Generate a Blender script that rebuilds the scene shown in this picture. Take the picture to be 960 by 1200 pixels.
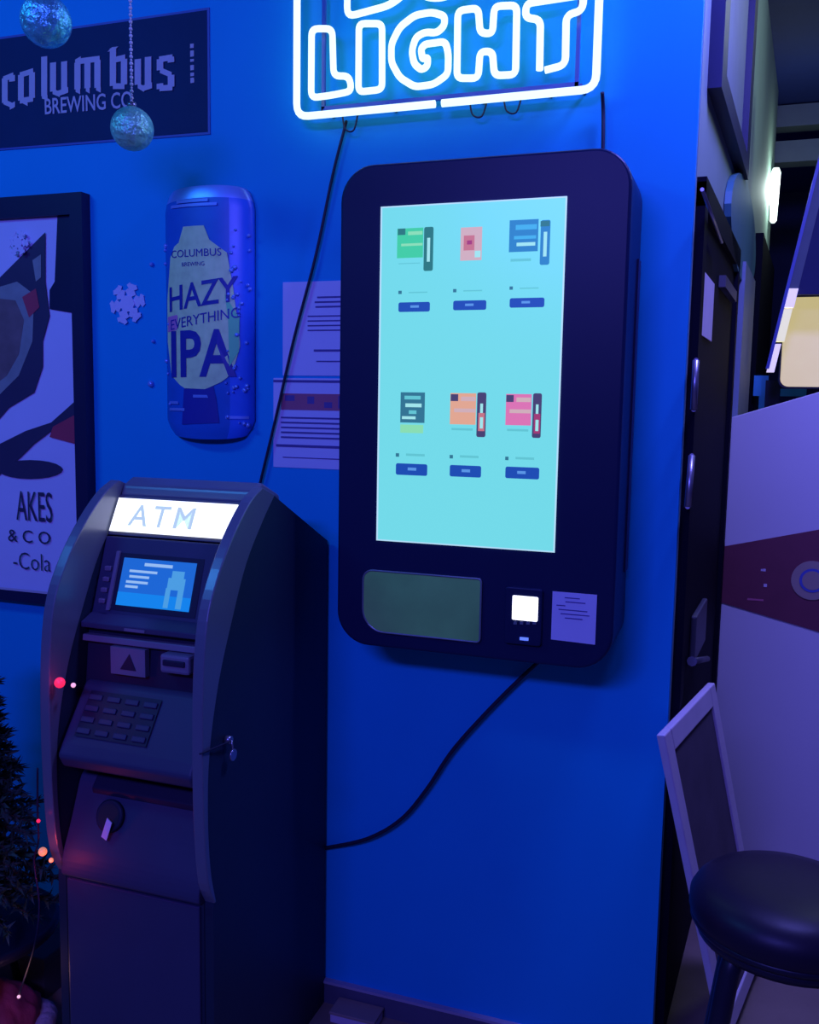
import bpy, bmesh, math, random
from mathutils import Vector, Matrix
random.seed(7)
C = bpy.context.scene.collection
for o in list(bpy.data.objects): bpy.data.objects.remove(o)

# ---------------------------------------------------------------- camera
F = 1100.0
YAW, PITCH, ROLL = math.radians(19.5), math.radians(6.5), math.radians(1.0)
CAM = Vector((0, -2.1, 1.55))
fw = Vector((-math.sin(YAW)*math.cos(PITCH), math.cos(YAW)*math.cos(PITCH), -math.sin(PITCH)))
rt = Vector((math.cos(YAW), math.sin(YAW), 0)); up = rt.cross(fw)
rt, up = rt*math.cos(ROLL)+up*math.sin(ROLL), up*math.cos(ROLL)-rt*math.sin(ROLL)
cd = bpy.data.cameras.new('camera'); cam = bpy.data.objects.new('camera', cd); C.objects.link(cam)
cd.sensor_fit = 'VERTICAL'; cd.sensor_height = 36; cd.lens = 36*F/1200; cd.clip_start = .02
cam.matrix_world = Matrix.Translation(CAM) @ Matrix((rt, up, -fw)).transposed().to_4x4()
bpy.context.scene.camera = cam

# ---------------------------------------------------------------- world, lights, exposure
w = bpy.data.worlds.new('world'); bpy.context.scene.world = w; w.use_nodes = True
w.node_tree.nodes['Background'].inputs[0].default_value = (.12, .13, 1, 1)
w.node_tree.nodes['Background'].inputs[1].default_value = .09
vs = bpy.context.scene.view_settings
vs.view_transform = 'Standard'; vs.look = 'None'; vs.gamma = 1; vs.exposure = 0; vs.use_curve_mapping = False

def area(name, loc, target, sx, sy, energy, color):
    l = bpy.data.lights.new(name, 'AREA'); l.shape = 'RECTANGLE'; l.size = sx; l.size_y = sy
    l.energy = energy; l.color = color
    o = bpy.data.objects.new(name, l); C.objects.link(o); o.location = loc
    o.rotation_euler = (Vector(target)-Vector(loc)).to_track_quat('-Z', 'Y').to_euler()
    return o
def point(name, loc, energy, color, r=.03):
    l = bpy.data.lights.new(name, 'POINT'); l.energy = energy; l.color = color; l.shadow_soft_size = r
    o = bpy.data.objects.new(name, l); C.objects.link(o); o.location = loc
    return o
area('blue_ceiling_light', (-.75, -3.9, 2.85), (-.75, 0, 1.4), 1.3, .25, 76, (.13, .115, 1))
area('cyan_side_fill', (-2.4, -1.7, 2.9), (-1.5, 0, 1.3), .8, .2, 12, (.05, .34, 1))  # added cyan fill with no visible lamp, for left wall and ornaments
area('violet_panel_fill', (.30, -.2, 2.98), (.4, 1.1, .7), .4, .3, 42, (.19, .18, 1))  # unseen violet fill, aimed to brighten the white panel
area('passage_fill_light', (.75, 1.5, 3.05), (-.1, .9, 2.3), .3, .3, 5, (.75, .95, .85))  # neutral fill added to lift the side wall; no lamp visible there

# ---------------------------------------------------------------- plane helpers (surveyed points)
def ray(px, py): return (fw*F + rt*(px-480) - up*(py-600)).normalized()
def W(px, py, y=0.0):                     # point at depth y (planes parallel to the blue wall)
    d = ray(px, py); return CAM + d*((y-CAM.y)/d.y)
SX0, SS = -.126, .064                     # side wall runs x = SX0 + SS*y
def S(px, py, off=0.0):                   # point on the side wall, off = distance proud of it
    d = ray(px, py); t = (SX0+off+SS*CAM.y-CAM.x)/(d.x-SS*d.y); return CAM + d*t
def Z(px, py, z):
    d = ray(px, py); return CAM + d*((z-CAM.z)/d.z)

# ---------------------------------------------------------------- materials
MATS = {}
def mat(name, col, rough=.5, metal=0, em=None, es=1.0, spec=.5, var=.12, scale=14, bump=0.0, trans=0):
    if name in MATS: return MATS[name]
    m = bpy.data.materials.new(name); m.use_nodes = True; n = m.node_tree.nodes; L = m.node_tree.links
    b = n['Principled BSDF']; b.inputs['Roughness'].default_value = rough; b.inputs['Metallic'].default_value = metal
    b.inputs['Specular IOR Level'].default_value = spec
    tc = n.new('ShaderNodeTexCoord'); nz = n.new('ShaderNodeTexNoise'); nz.inputs['Scale'].default_value = scale; nz.inputs['Detail'].default_value = 4
    L.new(tc.outputs['Object'], nz.inputs['Vector'])
    cr = n.new('ShaderNodeMapRange'); cr.inputs['To Min'].default_value = 1-var; cr.inputs['To Max'].default_value = 1+var
    L.new(nz.outputs['Fac'], cr.inputs['Value'])
    mx = n.new('ShaderNodeVectorMath'); mx.operation = 'SCALE'; mx.inputs[0].default_value = col[:3]
    L.new(cr.outputs['Result'], mx.inputs['Scale']); L.new(mx.outputs['Vector'], b.inputs['Base Color'])
    if bump:
        bp = n.new('ShaderNodeBump'); bp.inputs['Strength'].default_value = bump; bp.inputs['Distance'].default_value = .01
        L.new(nz.outputs['Fac'], bp.inputs['Height']); L.new(bp.outputs['Normal'], b.inputs['Normal'])
    if em:
        b.inputs['Emission Color'].default_value = (*em, 1); b.inputs['Emission Strength'].default_value = es
    if trans: b.inputs['Transmission Weight'].default_value = trans
    MATS[name] = m; return m
M = lambda k: MATS[k]
mat('wall_paint', (.002, .38, .74), .55, var=.05, scale=5, bump=.05, spec=.25)
mat('white_paper', (.75, .68, .92), .7, var=.03)
mat('ink', (.12, .08, .3), .7)
mat('red_ink', (.5, .12, .2), .7)
mat('dark_navy', (.008, .03, .10), .6, spec=.2)
mat('lettering', (.62, .52, .62), .6)
mat('black_frame', (.012, .016, .06), .45, spec=.3)
mat('black_kiosk', (.008, .016, .06), .4, spec=.25, var=.05)
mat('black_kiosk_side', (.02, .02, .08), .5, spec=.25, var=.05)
mat('atm_body', (.015, .03, .055), .5, spec=.3, var=.08)
mat('atm_front', (.05, .055, .11), .5, spec=.3, var=.08)
mat('atm_fin', (.13, .15, .2), .28, spec=.9, var=.06)
mat('atm_dark', (.02, .02, .05), .5, spec=.3)
mat('atm_grey', (.2, .18, .25), .5)
mat('cord', (.01, .01, .04), .6)
mat('rubber', (.015, .015, .03), .7)
mat('neon', (.1, .1, .1), .4, em=(.72, .97, 1), es=1.3)
mat('clear_support', (.05, .1, .4), .3)
mat('screen', (.02, .02, .02), .3, em=(.17, .70, .80), es=1.0)
mat('screen_edge', (.02, .02, .02), .3, em=(.45, .72, .95), es=1.0)
def scr(n, c): mat('ui_'+n, (.02, .02, .02), .4, em=c, es=1.0)
scr('green', (.05, .60, .32)); scr('dgreen', (.02, .18, .16)); scr('pink', (.62, .42, .45)); scr('red', (.55, .17, .2))
scr('blue', (.02, .22, .50)); scr('lblue', (.05, .42, .75)); scr('btn', (.01, .07, .42)); scr('btxt', (.1, .3, .75))
scr('teal', (.03, .17, .26)); scr('orange', (.75, .38, .25)); scr('magenta', (.70, .17, .42)); scr('dark', (.06, .05, .13))
scr('pale', (.35, .78, .80)); scr('lime', (.25, .72, .42)); scr('maroon', (.35, .04, .14)); scr('faint', (.12, .55, .62))
mat('atm_sign_lit', (.9, .9, .9), .4, em=(.95, 1, .93), es=1.3)
mat('atm_sign_text', (.5, .6, .5), .5, em=(.40, .52, .45), es=1.0)
mat('atm_screen', (.02, .02, .05), .3, em=(.01, .13, .62), es=1.0)
mat('atm_screen_low', (.02, .02, .05), .3, em=(.005, .22, .80), es=1.0)
mat('atm_screen_text', (.02, .02, .05), .3, em=(.30, .50, .85), es=1.0)
mat('atm_screen_ghost', (.02, .02, .05), .3, em=(.07, .33, .72), es=1.0)
mat('tray_light_tint', (.28, .72, .16), .3, spec=.5, var=.35, scale=9)  # green tone and mottling stand in for light through the flap and reflections
mat('tray_rim', (.25, .3, .33), .3, metal=.4)
mat('reader_lit', (1, 1, 1), .4, em=(1, 1, .98), es=1.6)
mat('led_blue', (.2, .3, .9), .4, em=(.12, .22, .85), es=1.0)
mat('led_red', (.8, .05, .1), .4, em=(.9, .02, .09), es=1.1)
mat('led_pink', (.8, .5, .6), .4, em=(.9, .45, .65), es=1.0)
mat('bulb_orange', (.8, .4, .2), .4, em=(1, .32, .16), es=.6)
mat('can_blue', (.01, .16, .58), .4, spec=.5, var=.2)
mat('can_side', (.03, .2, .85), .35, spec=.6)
mat('can_rim', (.25, .45, .95), .3, metal=.3)
mat('can_cream', (.75, 1.0, .45), .5, var=.25, scale=40)
mat('can_green', (.2, .9, .35), .5)
mat('can_pink', (.7, .25, .5), .5)
mat('can_dark', (.02, .03, .32), .5)
mat('glitter_teal', (.2, 1, .95), .25, metal=.6, var=.7, scale=60, bump=1.0)
mat('glitter_green', (.35, 1.0, .62), .3, metal=.4, var=.5, scale=80, bump=.8)
mat('bead', (.85, .8, .8), .3)
mat('needles', (.04, .09, .06), .7, var=.4)
mat('bark', (.06, .04, .03), .8)
mat('red_cloth', (.42, .05, .1), .8, var=.3, scale=30, bump=.5)
mat('white_fur', (.5, .42, .5), .9, var=.3, scale=60, bump=.8)
mat('grey_box', (.09, .09, .1), .7)
mat('photo_brown', (.20, .13, .14), .5, var=.4, scale=25)
mat('photo_dark', (.04, .035, .09), .5)
mat('photo_grey', (.28, .3, .3), .5, var=.3, scale=18)
mat('photo_red', (.5, .05, .1), .5)
mat('pale_wall', (.26, .38, .32), .7, var=.15, scale=3)
mat('floor', (.3, .22, .16), .55, var=.3, scale=6, bump=.1)
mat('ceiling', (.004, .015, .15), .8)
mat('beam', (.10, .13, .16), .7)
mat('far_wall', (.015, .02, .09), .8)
mat('baseboard', (.10, .10, .15), .6)
mat('baseboard_lip', (.4, .38, .45), .6)
mat('black_door', (.006, .006, .014), .7, spec=.05)
mat('steel', (.4, .4, .45), .35, metal=.8)
mat('dull_steel', (.10, .10, .13), .5, metal=.5)
mat('teal_sign', (.05, .18, .22), .6)
mat('panel_white', (.62, .60, .60), .55, var=.04, scale=4)
mat('panel_maroon', (.16, .035, .055), .5, var=.15)
mat('panel_tan', (.34, .26, .2), .6)
mat('chalk', (.10, .08, .11), .8, var=.35, scale=9)
mat('white_wood', (.75, .66, .74), .6, var=.1)
mat('vinyl', (.018, .012, .028), .42, spec=.3, var=.08, scale=30, bump=.05)
mat('black_metal', (.012, .012, .03), .4, spec=.4)
mat('chrome', (.5, .5, .5), .25, metal=.9)
mat('lamp_glow', (1, 1, 1), .5, em=(.80, 1, .93), es=1.5)
mat('tan_lit', (.6, .5, .3), .5, em=(.50, .42, .19), es=1.0, var=.1)  # emission stands in for warm light falling on a beige surface
mat('yellow_lit', (.7, .7, .4), .5, em=(.62, .60, .32), es=1.0)
mat('white_lit', (.9, .8, .8), .5, em=(.55, .48, .62), es=1.0)
mat('violet_edge', (.07, .1, .4), .5)
mat('blue_trim', (.05, .4, .9), .5)
mat('pale_trim', (.2, .26, .32), .6)
mat('bracket', (.03, .03, .12), .6)

# ---------------------------------------------------------------- mesh helper
class MB:
    def __init__(s): s.bm = bmesh.new(); s.mats = []
    def mi(s, m):
        if m not in s.mats: s.mats.append(m)
        return s.mats.index(m)
    def poly(s, pts, ext=None, m='ink'):
        i = s.mi(m); a = [s.bm.verts.new(p) for p in pts]
        f = s.bm.faces.new(a); f.material_index = i
        if ext is not None:
            e = Vector(ext); b = [s.bm.verts.new(Vector(p)+e) for p in pts]
            f = s.bm.faces.new(b[::-1]); f.material_index = i
            for k in range(len(a)):
                j = (k+1) % len(a); f = s.bm.faces.new([a[k], b[k], b[j], a[j]]); f.material_index = i
    def box(s, x0, x1, y0, y1, z0, z1, m):
        s.poly([(x0, y0, z0), (x1, y0, z0), (x1, y1, z0), (x0, y1, z0)], (0, 0, z1-z0), m)
    def tube(s, pts, r, m, n=8, closed=False, caps=True):
        pts = [Vector(p) for p in pts]; i = s.mi(m); rings = []; N = len(pts); prev = None
        for k, p in enumerate(pts):
            if closed: t = pts[(k+1) % N]-pts[k-1]
            else: t = pts[min(k+1, N-1)]-pts[max(k-1, 0)]
            t.normalize()
            if prev is None:
                a = Vector((0, 0, 1)) if abs(t.z) < .9 else Vector((1, 0, 0)); u = t.cross(a).normalized()
            else: u = (prev - t*prev.dot(t)).normalized()
            prev = u; v = t.cross(u); rr = r[k] if isinstance(r, (list, tuple)) else r
            rings.append([s.bm.verts.new(p+(u*math.cos(2*math.pi*q/n)+v*math.sin(2*math.pi*q/n))*rr) for q in range(n)])
        for k in range(N if closed else N-1):
            A, B = rings[k], rings[(k+1) % N]
            for q in range(n):
                f = s.bm.faces.new([A[q], A[(q+1) % n], B[(q+1) % n], B[q]]); f.material_index = i; f.smooth = True
        if not closed and caps:
            for R_ in (rings[0][::-1], rings[-1]):
                f = s.bm.faces.new(R_); f.material_index = i
    def lathe(s, prof, c, m, n=32, axis=Vector((0, 0, 1))):
        i = s.mi(m); c = Vector(c); q = Vector((0, 0, 1)).rotation_difference(axis); rings = []
        for (r, h) in prof:
            rings.append([s.bm.verts.new(c+q @ Vector((r*math.cos(2*math.pi*k/n), r*math.sin(2*math.pi*k/n), h))) for k in range(n)])
        for A, B in zip(rings, rings[1:]):
            for k in range(n):
                f = s.bm.faces.new([A[k], A[(k+1) % n], B[(k+1) % n], B[k]]); f.material_index = i; f.smooth = True
        for R_ in (rings[0][::-1], rings[-1]):
            f = s.bm.faces.new(R_); f.material_index = i
    def sphere(s, c, r, m, n=14, jit=0):
        prof = [(max(1e-4, r*math.sin(math.pi*k/n)), -r*math.cos(math.pi*k/n)) for k in range(n+1)]
        s.lathe(prof, c, m, n=2*n)
    def text(s, body, o, u, v, size, m, bold=0.0, sx=1.0, align='LEFT', ext=.0006, space=1.0, warp=None):
        cu = bpy.data.curves.new('t', 'FONT'); cu.body = body; cu.size = 1; cu.offset = bold; cu.align_x = align; cu.space_character = space
        cu.resolution_u = 3
        ob = bpy.data.objects.new('t', cu); C.objects.link(ob); dg = bpy.context.evaluated_depsgraph_get()
        me = bpy.data.meshes.new_from_object(ob.evaluated_get(dg)); i = s.mi(m)
        u = Vector(u); v = Vector(v); nr = u.cross(v).normalized()*ext; o = Vector(o)
        def P(co):
            x, y = co.x*sx*size, co.y*size
            if warp: x, y = warp(x, y)
            return o+u*x+v*y+nr
        vv = [s.bm.verts.new(P(x.co)) for x in me.vertices]
        for p in me.polygons:
            try: f = s.bm.faces.new([vv[k] for k in p.vertices]); f.material_index = i
            except ValueError: pass
        bpy.data.objects.remove(ob); bpy.data.curves.remove(cu); bpy.data.meshes.remove(me)
    def build(s, name, parent=None, bevel=0, seg=2, smooth=False, recalc=True):
        if recalc: bmesh.ops.recalc_face_normals(s.bm, faces=s.bm.faces)
        me = bpy.data.meshes.new(name); s.bm.to_mesh(me); s.bm.free()
        for k in s.mats: me.materials.append(MATS[k])
        if smooth:
            for p in me.polygons: p.use_smooth = True
        o = bpy.data.objects.new(name, me); C.objects.link(o)
        if bevel:
            b = o.modifiers.new('b', 'BEVEL'); b.width = bevel; b.segments = seg; b.limit_method = 'ANGLE'; b.angle_limit = .6
        if parent is not None:
            o.parent = parent; o.matrix_parent_inverse = Matrix.Translation(-parent.location)
        return o
def tag(o, label=None, cat=None, group=None, kind=None):
    if label: o['label'] = label
    if cat: o['category'] = cat
    if group: o['group'] = group
    if kind: o['kind'] = kind
    return o
def thing(name, loc, label, cat, group=None):
    o = bpy.data.objects.new(name, None); C.objects.link(o); o.location = loc; o.empty_display_size = .05
    return tag(o, label, cat, group)
def struct(name, mb, bevel=0): return tag(mb.build(name, bevel=bevel), kind='structure')
def rrect(x0, x1, z0, z1, r, n=8):
    if not isinstance(r, (list, tuple)): r = [r]*4      # order: bl, br, tr, tl
    out = []
    for (cx, cz, a0, rr) in ((x0+r[0], z0+r[0], 180, r[0]), (x1-r[1], z0+r[1], 270, r[1]), (x1-r[2], z1-r[2], 0, r[2]), (x0+r[3], z1-r[3], 90, r[3])):
        if rr <= 0: out.append((cx, cz)); continue
        for k in range(n+1):
            a = math.radians(a0+90*k/n); out.append((cx+rr*math.cos(a), cz+rr*math.sin(a)))
    return out
def rounded_path(pts, r, closed=True, n=5):
    out = []; N = len(pts); P = [Vector(p) for p in pts]
    for k in range(N):
        if not closed and k in (0, N-1): out.append(P[k]); continue
        a, b, c = P[k-1], P[k], P[(k+1) % N]
        d1 = (a-b); d2 = (c-b); rr = min(r, d1.length*.45, d2.length*.45)
        p0 = b+d1.normalized()*rr; p2 = b+d2.normalized()*rr
        for q in range(n+1):
            t = q/n; out.append(p0*(1-t)**2+b*2*t*(1-t)+p2*t*t)
    return out
def smoothp(pts, n=6):
    P = [Vector(p) for p in pts]; out = []
    for k in range(len(P)-1):
        p0 = P[max(k-1, 0)]; p1 = P[k]; p2 = P[k+1]; p3 = P[min(k+2, len(P)-1)]
        for q in range(n):
            t = q/n
            out.append(.5*((2*p1)+(p2-p0)*t+(2*p0-5*p1+4*p2-p3)*t*t+(3*p1-p0-3*p2+p3)*t**3))
    out.append(P[-1]); return out
UX, UZ = Vector((1, 0, 0)), Vector((0, 0, 1)); FY = (0, -.004, 0)

# ================================================================ STRUCTURE
b = MB(); b.box(-3, SX0, 0, .03, 0, 3.1, 'wall_paint'); struct('wall_back', b)
def sw(y, off=0): return SX0+off+SS*y
b = MB(); b.poly([(sw(.03), .03, 0), (sw(3.0), 3.0, 0), (-.45, 3.0, 0), (-.45, .03, 0)], (0, 0, 3.1), 'pale_wall'); struct('wall_side', b)
b = MB(); b.box(-3, 2.2, -4.4, 5.4, -.05, 0, 'floor'); struct('floor', b)
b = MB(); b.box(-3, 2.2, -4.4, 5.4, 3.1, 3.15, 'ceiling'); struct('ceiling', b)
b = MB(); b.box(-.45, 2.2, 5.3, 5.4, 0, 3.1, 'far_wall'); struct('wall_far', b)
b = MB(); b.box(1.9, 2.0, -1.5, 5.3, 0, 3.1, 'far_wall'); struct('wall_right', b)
b = MB(); b.box(-3.0, -.135, -.012, 0, 0, .055, 'baseboard'); b.box(-3.0, -.135, -.016, 0, .055, .062, 'baseboard_lip'); struct('baseboard_back', b)
# ceiling beams beyond
for k, (py, h) in enumerate(((130, .07), (172, .07), (60, .04))):
    p = W(940, py, 3.2); b = MB(); b.box(p.x-.18, 1.85, 3.2, 3.32, p.z-h, p.z+h*.5, 'beam'); struct('trim_%d' % (k+1), b)
# door in the side wall
b = MB()
def sbox(mb, y0, y1, z0, z1, d0, d1, m):
    mb.poly([(sw(y0, d0), y0, z0), (sw(y1, d0), y1, z0), (sw(y1, d1), y1, z0), (sw(y0, d1), y0, z0)], (0, 0, z1-z0), m)
door = tag(thing('door_1', (sw(.5), .5, 0), None, None), kind='structure')
sbox(b, .035, .09, 0, 2.03, .0, .02, 'black_door'); sbox(b, .98, 1.03, 0, 2.03, .0, .02, 'black_door'); sbox(b, .035, 1.03, 1.98, 2.04, 0, .02, 'black_door')
b.build('door_frame', door)
b = MB(); sbox(b, .09, .98, .01, 1.98, .0, .008, 'black_door'); b.build('door_leaf', door)
b = MB(); p0 = S(811, 775, .03); p1 = S(829, 772, .03); b.tube([p0, p1], .008, 'dull_steel'); b.tube([p0, S(811, 775, .0)], .012, 'dull_steel')
b.build('door_handle', door)
b = MB(); a = S(806, 722, 0); c = S(816, 752, 0); sbox(b, a.y, c.y+.02, c.z, a.z, .008, .022, 'dull_steel'); b.build('door_lock', door, bevel=.004)
for (x0, y0, x1, y1) in ((816, 422, 813, 480), (811, 534, 806, 594)):
    b = MB(); b.tube([S(x0, y0, .03), S(x1, y1, .03)], .007, 'steel'); b.tube([S(x0, y0, .03), S(x0, y0, 0)], .005, 'steel'); b.tube([S(x1, y1, .03), S(x1, y1, 0)], .005, 'steel')
    b.build('pull_bar', door)
b = MB(); a = S(828, 292, 0); c = S(852, 300, 0); sbox(b, a.y+.25, c.y+.1, 1.87, 1.90, .008, .025, 'dull_steel')
b.tube([S(823, 222, .03), S(846, 284, .03)], .004, 'steel'); b.build('door_closer', door)
b = MB()  # second dark doorway at the end of the side wall
b.poly([(sw(1.95), 1.95, 0), (sw(3.0), 3.0, 0), (sw(3.0, .03), 3.0, 0), (sw(1.95, .03), 1.95, 0)], (0, 0, 2.25), 'black_door'); struct('door_2', b)

# ================================================================ KIOSK
KY = -.2; kx0, kx1, kz0, kz1 = -.842, -.230, 1.015, 2.053
k = thing('vending_kiosk', (-.54, 0, 1.015), 'black wall-mounted touchscreen vending kiosk with glowing pale blue screen', 'vending machine')
b = MB(); b.poly([(x, KY, z) for x, z in rrect(kx0, kx1, kz0, kz1, .075, 10)], (0, .198, 0), 'black_kiosk'); b.build('cabinet', k, bevel=.006, seg=3)
sx0, sx1, sz0, sz1 = -.748, -.354, 1.254, 1.964
b = MB()
b.poly([(sx0, KY-.001, sz0), (sx1, KY-.001, sz0), (sx1, KY-.001, sz1), (sx0, KY-.001, sz1)], (0, -.002, 0), 'screen_edge')
b.poly([(sx0+.004, KY-.0035, sz0+.003), (sx1-.003, KY-.0035, sz0+.003), (sx1-.003, KY-.0035, sz1-.003), (sx0+.004, KY-.0035, sz1-.003)], None, 'screen')
lay = [0]
def ui(x0, y0, x1, y1, m, r=0):
    lay[0] += 1; y = KY-.0038-.00004*lay[0]; a = W(x0, y1, KY); c = W(x1, y0, KY)
    if r: b.poly([(x, y, z) for x, z in rrect(a.x, c.x, a.z, c.z, r, 4)], None, m)
    else: b.poly([(a.x, y, a.z), (c.x, y, a.z), (c.x, y, c.z), (a.x, y, c.z)], None, m)
def combo(x, y, main, tall, light):          # box plus tall pen pack, x,y = top-left pixel of the pair
    ui(x, y, x+31, y+36, main); ui(x+1, y+1, x+10, y+9, tall); ui(x+13, y+4, x+30, y+9, light); ui(x+5, y+18, x+30, y+22, light)
    ui(x+31, y-1, x+43, y+51, tall, .004); ui(x+35, y+12, x+39, y+40, 'ui_pale')
    ui(x+2, y+41, x+27, y+43, 'ui_faint')
combo(466, 267, 'ui_green', 'ui_dgreen', 'ui_lime')
ui(540, 266, 566, 306, 'ui_pink'); ui(544, 276, 557, 294, 'ui_red'); ui(548, 282, 554, 287, 'ui_maroon'); ui(557, 294, 564, 302, 'ui_pale')
ui(597, 257, 632, 296, 'ui_blue'); ui(605, 263, 630, 270, 'ui_lblue'); ui(603, 276, 629, 281, 'ui_lblue'); ui(606, 284, 628, 289, 'ui_pale')
ui(633, 258, 646, 311, 'ui_blue', .004); ui(634, 259, 645, 266, 'ui_dgreen'); ui(637, 272, 642, 301, 'ui_pale'); ui(599, 303, 623, 307, 'ui_faint')
ui(470, 460, 499, 495, 'ui_teal'); ui(475, 464, 494, 468, 'ui_faint'); ui(476, 473, 495, 477, 'ui_pale'); ui(480, 481, 489, 485, 'ui_faint'); ui(472, 488, 488, 491, 'ui_pale'); ui(470, 498, 497, 507, 'ui_lime')
combo(528, 461, 'ui_orange', 'ui_dark', 'ui_pink'); ui(561, 484, 569, 505, 'ui_red'); ui(563, 489, 567, 502, 'ui_pale')
combo(593, 462, 'ui_magenta', 'ui_dark', 'ui_pink'); ui(626, 485, 634, 508, 'ui_maroon'); ui(628, 492, 632, 505, 'ui_pale')
for (x0, y0, x1) in ((468, 354, 505), (532, 352, 571), (598, 349, 639), (465, 544, 502), (528, 546, 565), (593, 548, 633)):
    ui(x0, y0, x1, y0+12, 'ui_btn', .004); ui(x0+14, y0+4, x0+24, y0+7, 'ui_btxt')
    ui(x0, y0-13, x0+4, y0-9, 'ui_teal'); ui(x0+12, y0-12, x0+34, y0-10, 'ui_faint')
b.build('touchscreen', k, recalc=False)
# dispensing tray
b = MB(); a = W(426, 738, KY); c = W(565, 676, KY)
pts = rrect(a.x, c.x, a.z+.0, c.z-.004, [.05, .008, .008, .022], 8)
b.poly([(x, KY-.001, z) for x, z in pts], (0, -.004, 0), 'tray_light_tint')
P = [(x, KY-.005, z) for x, z in pts]; b.tube(P, .0022, 'tray_rim', 6, closed=True)
tag(b.build('tray_flap', k), 'translucent dispensing flap, greenish light painted into its colour')
cr = MB(); a = W(592, 752, KY); c = W(637, 690, KY); cr.poly([(x, KY, z) for x, z in rrect(a.x, c.x, a.z, c.z, .006, 4)], (0, -.012, 0), 'black_kiosk')
cr = cr.build('card_reader', k, bevel=.002)
b = MB(); a = W(600, 727, KY-.013); c = W(631, 700, KY-.013); b.poly([(x, KY-.0125, z) for x, z in rrect(a.x, c.x, a.z+.002, c.z, .003, 3)], (0, -.001, 0), 'reader_lit'); o = b.build('reader_display', cr)

b = MB()
for i in range(4):
    p = W(604+i*7.5, 730, KY-.013); b.box(p.x-.0035, p.x+.0035, KY-.015, KY-.012, p.z-.003, p.z+.003, 'tray_rim')
p = W(616, 747, KY); led = (p.x, p.z)
b.build('reader_keys', cr)
b = MB(); b.box(led[0]-.009, led[0]+.009, KY-.015, KY-.010, led[1]-.003, led[1]+.003, 'led_blue'); b.build('reader_light', cr)
b = MB(); a = W(646, 749, KY); c = W(700, 697, KY); b.poly([(a.x, KY-.001, a.z), (c.x, KY-.001, a.z-.002), (c.x, KY-.001, c.z), (a.x, KY-.001, c.z)], (0, -.001, 0), 'white_paper')
for i, (q0, q1) in enumerate(((.28, .62), (.3, .75), (.1, .3), (.15, .8), (.2, .85), (.3, .7))):
    z = c.z-.012-i*.0085; wd = c.x-a.x; b.box(a.x+wd*q0, a.x+wd*q1, KY-.0028, KY-.002, z, z+.002, 'ink')
tag(b.build('notice_label', k), 'square white printed notice beside the card reader')
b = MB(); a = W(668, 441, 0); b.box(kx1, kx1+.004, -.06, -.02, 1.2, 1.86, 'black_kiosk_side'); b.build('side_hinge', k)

# ================================================================ ATM
ax0, ax1 = -1.335, -.950
atm = thing('cash_machine', (-1.145, -.27, 0), 'black freestanding cash machine with lit topper and small blue screen', 'cash machine')
b = MB()
b.poly([(ax0+.022, y, z) for y, z in [(-.01, 0), (-.55, 0), (-.55, .55), (-.46, .56), (-.44, .80), (-.34, 1.24), (-.31, 1.30), (-.01, 1.20)]], (ax1-ax0-.044, 0, 0), 'atm_body'); b.build('cabinet', atm, bevel=.006)
b = MB(); b.box(ax0+.03, ax1-.03, -.556, -.548, .03, .54, 'atm_front'); b.build('lower_door', atm, bevel=.003)
finp = [(-.345, 1.372), (-.40, 1.345), (-.471, 1.281), (-.53, 1.205), (-.566, 1.13), (-.583, 1.015), (-.588, .85), (-.583, .70), (-.57, .60), (-.545, .548)]
front = smoothp([(0, y, z) for y, z in finp], 4)
bk = smoothp([(0, y, z) for y, z in [(-.29, 1.352), (-.345, 1.30), (-.415, 1.22), (-.470, 1.12), (-.525, 1.0), (-.560, .87), (-.568, .75), (-.56, .63), (-.54, .55)]], 4)
for x0, x1, xs0, xs1 in ((ax0, ax0+.024, ax0+.002, ax0+.022), (ax1-.024, ax1, ax1-.022, ax1-.002)):
    b = MB(); b.poly([(xs0, p.y-.006, p.z) for p in bk]+[(xs0, -.548, .54), (xs0, -.548, 0), (xs0, -.012, 0), (xs0, -.012, 1.215)], (xs1-xs0, 0, 0), 'atm_body'); b.build('side_panel', atm)
    b = MB(); b.poly([(x0, p.y, p.z) for p in front]+[(x0, p.y, p.z) for p in reversed(bk)], (x1-x0, 0, 0), 'atm_fin'); b.build('side_fin', atm, bevel=.008, seg=4)
ix0, ix1 = ax0+.024, ax1-.024
def slab(pr, m, x0=ix0, x1=ix1):   # extrude a y,z polygon across the face
    b.poly([(x0, y, z) for y, z in pr], (x1-x0, 0, 0), m)
b = MB(); slab([(-.30, 1.30), (-.345, 1.335), (-.335, 1.362), (-.30, 1.378), (-.22, 1.345), (-.22, 1.28)], 'atm_fin'); b.build('top_cap', atm, bevel=.008, seg=3)
def inc(x, t, y0, z0, y1, z1, off=0):   # t=0 bottom, 1 top ; off outward (towards -y)
    n = Vector((0, -(z1-z0), (y1-y0))).normalized()
    if n.y > 0: n = -n
    return Vector((x, y0+(y1-y0)*t, z0+(z1-z0)*t))+n*off
TP = (-.39, 1.258, -.348, 1.337)
b = MB(); slab([(-.39, 1.255), (-.345, 1.34), (-.28, 1.32), (-.32, 1.24)], 'atm_front'); tp = b.build('topper', atm, bevel=.002)
tl, tr_ = -1.306, -1.005
b = MB(); b.poly([inc(tl, .06, *TP, .001), inc(tr_, .06, *TP, .001), inc(tr_, .94, *TP, .001), inc(tl, .94, *TP, .001)], (0, -.003, .001), 'atm_sign_lit')
o_ = inc(-1.178, .22, *TP, .006); vdir = (inc(0, 1, *TP)-inc(0, 0, *TP)).normalized()
b.text('ATM', o_, UX, vdir, .070, 'atm_sign_text', bold=.012, align='CENTER', space=1.3, ext=.001); b.build('lit_panel', tp)
SP = (-.450, 1.092, -.395, 1.252)
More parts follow.
